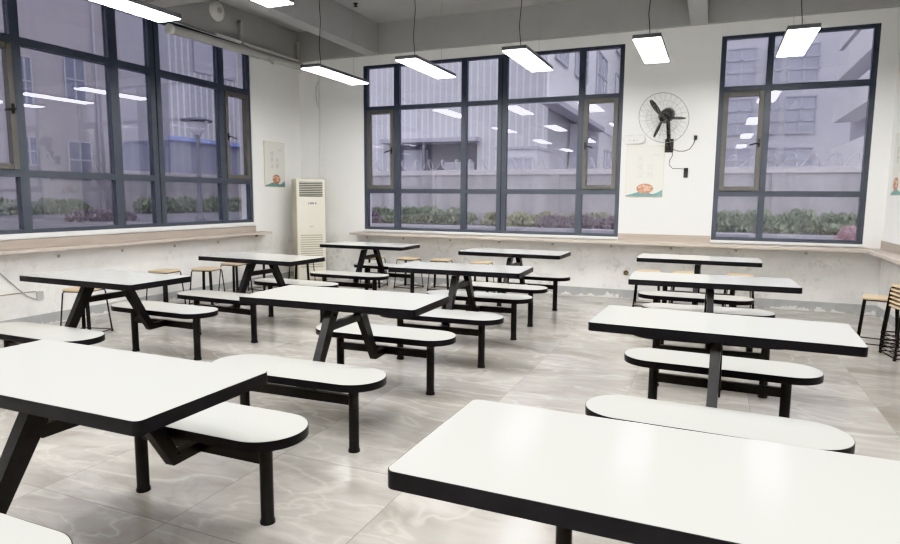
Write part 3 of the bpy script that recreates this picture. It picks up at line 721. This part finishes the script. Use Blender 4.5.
# boundary wall behind the building
t = thing('boundary_wall', 'stained grey concrete boundary wall behind the hedge outside the back windows', 'wall', (0, 21, .42))
b = new(); box(b, -17.3, 14, 0, .25, 0, 1.74); obj('wall_body', b, M['concrete'], t)
b = new(); box(b, -17.35, 14.1, -.06, .31, 1.74, 1.92); obj('coping', b, M['coping'], t, bevel=.01)
for x in (-14.5, -9.8, -5.2, -.6, 1.55, 6.0):
    b = new(); box(b, x, x + .35, -.05, .0, 0, 1.74); obj('pier', b, M['concrete'], t)
b = new(); P = []
for k in range(100 * 12):
    a = k * 2 * PI / 12; P.append((-17 + k * 27.0 / (100 * 12) + .16 * math.sin(a * .5), 21.12 + .17 * math.cos(a), 2.545 + .18 * math.sin(a)))
tube(b, P, .012, 4); tag(obj('razor_wire', b, M['razor']), 'coiled razor wire along the top of the boundary wall', 'razor wire')
def hedge(name, label, pts, r0, r1, mat, n, zb, leaf=.09, group='hedges outside'):
    """leafy mass along a poly-line of lumps (x, y, top height)"""
    bm = new()
    for _ in range(n):
        i = random.random() * (len(pts) - 1); k = int(i); f = i - k
        A, B = Vector(pts[k]), Vector(pts[min(k + 1, len(pts) - 1)])
        p = A.lerp(B, f); ht = p.z * (1 + .22 * math.sin(i * 5.1) + .12 * math.sin(i * 13.7))
        a = random.random() * 2 * PI; v = random.random() ** .6; zz = ht * v
        rad = r0 * math.sqrt(max(.05, 1 - (v * .92) ** 2)) * (.75 + .25 * random.random())
        c = Vector((p.x + rad * math.cos(a), p.y + rad * math.sin(a) * r1, zb + zz))
        q = Matrix.Rotation(random.random() * 6.3, 3, 'Z') @ Matrix.Rotation(random.random() * 2 - 1, 3, 'X')
        s = leaf * (.7 + .6 * random.random())
        vs = [bm.verts.new(c + q @ Vector(o_)) for o_ in ((-s * .5, 0, 0), (0, -s * .1, -s), (s * .5, 0, 0), (0, s * .1, s))]
        bm.faces.new(vs)
    return tag(obj(name, bm, mat), label, 'hedge', group)
hedge('hedge', 'low green hedge outside the wide back window, left part', [(-13.5 + .8 * k, 20.2, .40 + .07 * (k % 3)) for k in range(8)], .5, .6, M['hedge'], 4200, .42)
hedge('hedge', 'yellow-green low hedge outside the wide back window, right part', [(-7.0 + .7 * k, 20.2, .32 + .05 * (k % 2)) for k in range(7)], .45, .6, M['hedgeY'], 3200, .42)
hedge('hedge', 'green hedge outside the narrow right window', [(.0 + .8 * k, 20.1, .46 + .08 * (k % 2)) for k in range(7)], .5, .6, M['hedge'], 4200, .42)
hedge('bush', 'purple-leaved bush outside the right end of the wide back window', [(-4.9, 19.4, .30), (-4.2, 19.4, .36), (-3.4, 19.4, .32), (-2.6, 19.5, .30)], .4, .7, M['hedgeP'], 1800, .42, group='purple bushes outside')
hedge('bush', 'small purple-leaved bush outside the left end of the wide back window', [(-12.4, 19.5, .5), (-11.8, 19.5, .5), (-11.2, 19.5, .4)], .4, .7, M['hedgeP'], 1100, .42, group='purple bushes outside')
hedge('hedge', 'long green hedge far outside the left window', [(-43.4 + .07 * k, 15 + 1.4 * k, .68 + .1 * (k % 3)) for k in range(13)], .9, 1.0, M['hedge'], 6500, -.02, .2)
hedge('hedge', 'yellow-green hedge behind the garden lamp outside the left window', [(-38.6, 33.5 + 1.4 * k, .85 + .1 * (k % 2)) for k in range(10)], .9, 1.0, M['hedge'], 5200, -.02, .2)
hedge('bush', 'dark purple bush at the foot of the garden lamp outside the left window', [(-29.5, 21.6, .42), (-29.3, 22.8, .5), (-29.2, 24.2, .42)], .7, 1.0, M['hedgeP'], 1700, -.02, .13, group='purple bushes outside')
# bare tree
t = thing('bare_tree', 'leafless young tree before the pale building outside the left window', 'tree', (-39.6, 31.2, -.02))
b = new(); tube(b, [(0, 0, 0), (.05, .05, 1.6), (0, .2, 3.0)], .06, 8); obj('trunk', b, M['twig'], t)
b = new()
for k in range(26):
    a = random.random() * 6.3; z0 = 1.3 + random.random() * 1.6; ln = 1.0 + random.random() * 1.4
    p0 = Vector((.03, .1, z0)); dr = Vector((math.cos(a) * .5, math.sin(a), .55 + random.random() * .6)) * ln
    tube(b, [p0, p0 + dr * .35 + Vector((0, 0, .1)), p0 + dr * .7], .018, 4)
    tube(b, [p0 + dr * .35, p0 + dr * .55 + Vector((.1, -.25, .4))], .011, 4)
obj('branches', b, M['twig'], t)

def winx(par, x, y0, y1, z0, z1, mat, nv=2, nh=2, s=1):
    """window on a face with normal +-x"""
    b = new(); box(b, min(x, x + s * .06), max(x, x + s * .06), y0, y1, z0, z1); f = obj('window', b, mat, par)
    b = new()
    for k in range(nv + 1):
        y = y0 + (y1 - y0) * k / nv; box(b, min(x + s * .05, x + s * .12), max(x + s * .05, x + s * .12), y - .05, y + .05, z0, z1)
    for k in range(nh + 1):
        z = z0 + (z1 - z0) * k / nh; box(b, min(x + s * .05, x + s * .12), max(x + s * .05, x + s * .12), y0, y1, z - .05, z + .05)
    obj('window_bars', b, M['mull'], f)
def winy(par, y, x0, x1, z0, z1, mat, nv=2, nh=2, s=-1):
    b = new(); box(b, x0, x1, min(y, y + s * .06), max(y, y + s * .06), z0, z1); f = obj('window', b, mat, par)
    b = new()
    for k in range(nv + 1):
        x = x0 + (x1 - x0) * k / nv; box(b, x - .05, x + .05, min(y + s * .05, y + s * .12), max(y + s * .05, y + s * .12), z0, z1)
    for k in range(nh + 1):
        z = z0 + (z1 - z0) * k / nh; box(b, x0, x1, min(y + s * .05, y + s * .12), max(y + s * .05, y + s * .12), z - .05, z + .05)
    obj('window_bars', b, M['mull'], f)
# ribbed factory building behind the wide back window
t = thing('factory_building', 'tall lilac ribbed-clad building beyond the wide back window', 'building', (0, 0, 0), group='buildings outside')
b = new(); box(b, -22, -7.6, 30, 40, 4.2, 24); box(b, -11.2, -7.6, 30, 40, -.02, 4.2); box(b, -22, -16.2, 30, 40, -.02, 4.2); obj('cladding', b, M['clad'], t)
b = new(); box(b, -16.2, -11.2, 31.2, 40, -.02, 4.2); obj('loading_bay', b, M['dimgrey'], t)  # solid block, its dark colour stands in for shade inside the opening
b = new(); box(b, -16.4, -11.0, 29.2, 30, 4.15, 4.35); obj('canopy', b, M['soffit'], t)
b = new(); box(b, -14.0, -13.85, 29.4, 29.55, -.02, 4.15); obj('canopy_post', b, M['lampmetal'], t)
# a vehicle-sized pair of grey crates in the bay reads as pale blocks
for x0, x1, z1 in ((-15.7, -14.4, 3.9), (-13.3, -11.6, 3.2)):
    b = new(); box(b, x0, x1, 30.6, 31.1, 2.0, z1); obj('bay_panel', b, M['extwin'], t, bevel=.05)
# white building with receding side
t = thing('office_building', 'white building with receding window rows beyond the right of the wide back window', 'building', (0, 0, 0), group='buildings outside')
b = new(); box(b, -7.0, -6.9, 27.3, 80, 5.7, 24); box(b, -16, -7.0, 41, 80, -.02, 24); obj('walls', b, M['palewhite'], t)
b = new(); box(b, -7.2, -6.5, 27.2, 40, 5.45, 5.7); obj('canopy', b, M['soffit'], t)
b = new(); box(b, -7.5, -7.05, 34.5, 40.9, -.02, 5.4); obj('shade_slab', b, M['soffit'], t)  # added slab, darker colour paints the shade below the overhang
for y0, y1 in ((28.2, 30.6), (32.5, 35.5), (38.5, 42), (46, 50.5), (56, 62)):
    for z in (7.6, 11.6, 15.6): winx(t, -6.9, y0, y1, z, z + 2.5, M['extwin'], 3, 2, 1)
for y0, y1 in ((43, 46), (50, 54)): winx(t, -7.0, y0, y1, 2.4, 4.6, M['extwin'], 2, 2, 1)
t = thing('annex_building', 'low pale annex with dark windows over the boundary wall', 'building', (0, 0, 0), group='buildings outside')
b = new(); box(b, -8.45, -6.75, 25, 27.1, -.02, 3.35); obj('walls', b, M['pale'], t)
winy(t, 25, -8.35, -6.9, 2.2, 3.0, M['extwin'], 4, 1)
b = new(); box(b, -8.5, -6.7, 24.9, 27.15, 3.35, 3.45); obj('roof_edge', b, M['soffit'], t)
# panelled block beyond the narrow right window
t = thing('panelled_building', 'pale panelled block with window grids beyond the narrow right window', 'building', (0, 0, 0), group='buildings outside')
b = new(); box(b, -3.4, 9.5, 46, 60, -.02, 24); obj('walls', b, M['pale'], t)
for z in (2.4, 5.6, 8.8, 12.0):
    for x, w_ in ((-1.6, 1.4), (.3, 1.7), (2.6, .9), (3.9, 1.7)): winy(t, 46, x, x + w_, z, z + 2.3, M['extwin'], 2, 3)
# balconies on the right
t = thing('balcony_building', 'white building with stepped balconies beyond the right edge of the narrow window', 'building', (0, 0, 0), group='buildings outside')
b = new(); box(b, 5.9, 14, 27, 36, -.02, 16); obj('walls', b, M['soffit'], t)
for k, (z0, z1) in enumerate(((2.5, 3.75), (4.98, 6.12), (6.85, 8.0), (8.25, 8.5), (9.3, 10.6))):
    b = new(); box(b, 4.95, 5.9, 25.5, 34.6, z0, z1); obj('balcony', b, M['palewhite'], t)
# pale building outside the left window
t = thing('apartment_building', 'pale rendered building with small dark windows outside the left window', 'building', (0, 0, 0), group='buildings outside')
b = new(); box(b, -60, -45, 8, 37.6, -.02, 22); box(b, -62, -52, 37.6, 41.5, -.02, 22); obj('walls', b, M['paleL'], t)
for y0, y1, z0, z1 in ((29.25, 30.2, 7.6, 10.9), (32.7, 34.3, 8.4, 11.5), (32.6, 34.5, 2.6, 5.35), (23.5, 25, 7.6, 10.9), (23.5, 25.2, 2.6, 5.3), (29.2, 30.2, 3.4, 5.4)):
    winx(t, -45, y0, y1, z0, z1, M['extwinL'], 2, 2, 1)
b = new(); box(b, -44.99, -44.85, 36.2, 36.3, -.02, 22); box(b, -44.99, -44.85, 35.2, 35.3, -.02, 22); obj('drain_pipe', b, M['mull'], t)
t = thing('warehouse', 'tall ribbed warehouse beyond the blue shed outside the left window', 'building', (0, 0, 0), group='buildings outside')
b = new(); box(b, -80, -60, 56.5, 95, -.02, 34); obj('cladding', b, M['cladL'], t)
b = new(); box(b, -60, -59.8, 60.5, 67.5, 16.5, 20.5); obj('plain_panel', b, M['soffit'], t)  # flat lilac-grey panel without ribs
t = thing('shed', 'low blue-grey shed with a bright blue roof edge outside the left window', 'shed', (0, 0, 0))
b = new(); box(b, -50, -40.5, 37.9, 47.5, -.02, 5.75); obj('walls', b, M['shed'], t)
b = new(); box(b, -40.49, -40.2, 37.9, 47.8, 5.75, 6.08); obj('roof_edge', b, M['blue'], t)
b = new(); box(b, -41.0, -40.5, 33, 37.9, -.02, 5.2); obj('annex', b, M['shed'], t)
t = thing('garden_wall', 'pale low wall with coping in front of the shed outside the left window', 'wall', (0, 0, 0))
b = new(); box(b, -40.45, -40.15, 33.2, 58, -.02, 2.75); obj('wall_body', b, M['concrete'], t)
b = new(); box(b, -40.5, -40.0, 33.1, 58.1, 2.75, 3.15); obj('coping', b, M['coping'], t)
t = thing('garden_lamp', 'grey garden lamp post with a flat disc shade outside the left window', 'lamp post', (-25, 25.3, -.02))
b = new(); lathe(b, [(0, 0), (.28, 0), (.25, .3), (.12, .45), (.11, 4.5), (0, 4.5)], 14); obj('post', b, M['lampmetal'], t, smooth=True)
b = new(); lathe(b, [(0, 4.5), (.2, 4.5), (.5, 5.0), (.52, 5.15), (0, 5.2)], 20); obj('lamp_glass', b, M['lampglass'], t, smooth=True)
b = new(); lathe(b, [(0, 5.2), (.78, 5.2), (.8, 5.26), (.25, 5.40), (0, 5.43)], 28); obj('lamp_shade', b, M['lampmetal'], t, smooth=True)
# pink plastic bag lying against the outside of the right window, on its ledge
b = new(); box(b, -5.5, 1.95, YB + .241, YB + .52, .70, .80); struct('outer_ledge', b, M['kerb'])
t = thing('plastic_bag', 'crumpled pink plastic bag on the ledge outside the right window', 'bag', (1.60, YB + .375, .80))
bm = new(); bmesh.ops.create_icosphere(bm, subdivisions=4, radius=1)
for v in bm.verts:
    d = v.co.normalized(); k = 1 + .16 * math.sin(d.x * 7 + d.z * 5) * math.sin(d.y * 6 + 1) + .09 * math.sin(d.x * 17 + d.y * 11 - d.z * 13)
    v.co = Vector((d.x * .135 * k, d.y * .10 * k, max(-.10, d.z * .15 * k) + .10))
    if d.x < -.2: v.co.z *= 1 - .45 * (-d.x - .2)
obj('body', bm, M['bag'], t, smooth=True)
bm = new()
for s in (-1, 1): tube(bm, [(.03 * s, 0, .19), (.04 * s, .02, .235), (.07 * s, .0, .225), (.09 * s, -.02, .18)], .018, 6, flat=(.022, .008))
obj('knot', bm, M['bag'], t, smooth=True)

# ------------------------------------------------------------------ light
wd = bpy.data.worlds.new('overcast'); scene.world = wd; wd.use_nodes = True
nt = wd.node_tree; nt.nodes.clear()
tc = nt.nodes.new('ShaderNodeTexCoord'); sxyz = nt.nodes.new('ShaderNodeSeparateXYZ'); nt.links.new(tc.outputs['Generated'], sxyz.inputs[0])
skyc = ramp(nt, sxyz.outputs[2], [(0.0, (.82, .815, .86)), (.35, (.87, .87, .92)), (1.0, (.93, .935, .97))])
bg = nt.nodes.new('ShaderNodeBackground'); bg.inputs[1].default_value = 1.25; nt.links.new(skyc, bg.inputs[0])
wo = nt.nodes.new('ShaderNodeOutputWorld'); nt.links.new(bg.outputs[0], wo.inputs[0])

scene.view_settings.view_transform = 'Khronos PBR Neutral'
scene.view_settings.look = 'None'
scene.view_settings.exposure = 1.0
scene.cycles.use_denoising = True
scene.cycles.max_bounces = 10; scene.cycles.diffuse_bounces = 5; scene.cycles.glossy_bounces = 4
scene.cycles.transparent_max_bounces = 16; scene.cycles.sample_clamp_indirect = 6.0
scene.cycles.caustics_reflective = False; scene.cycles.caustics_refractive = False
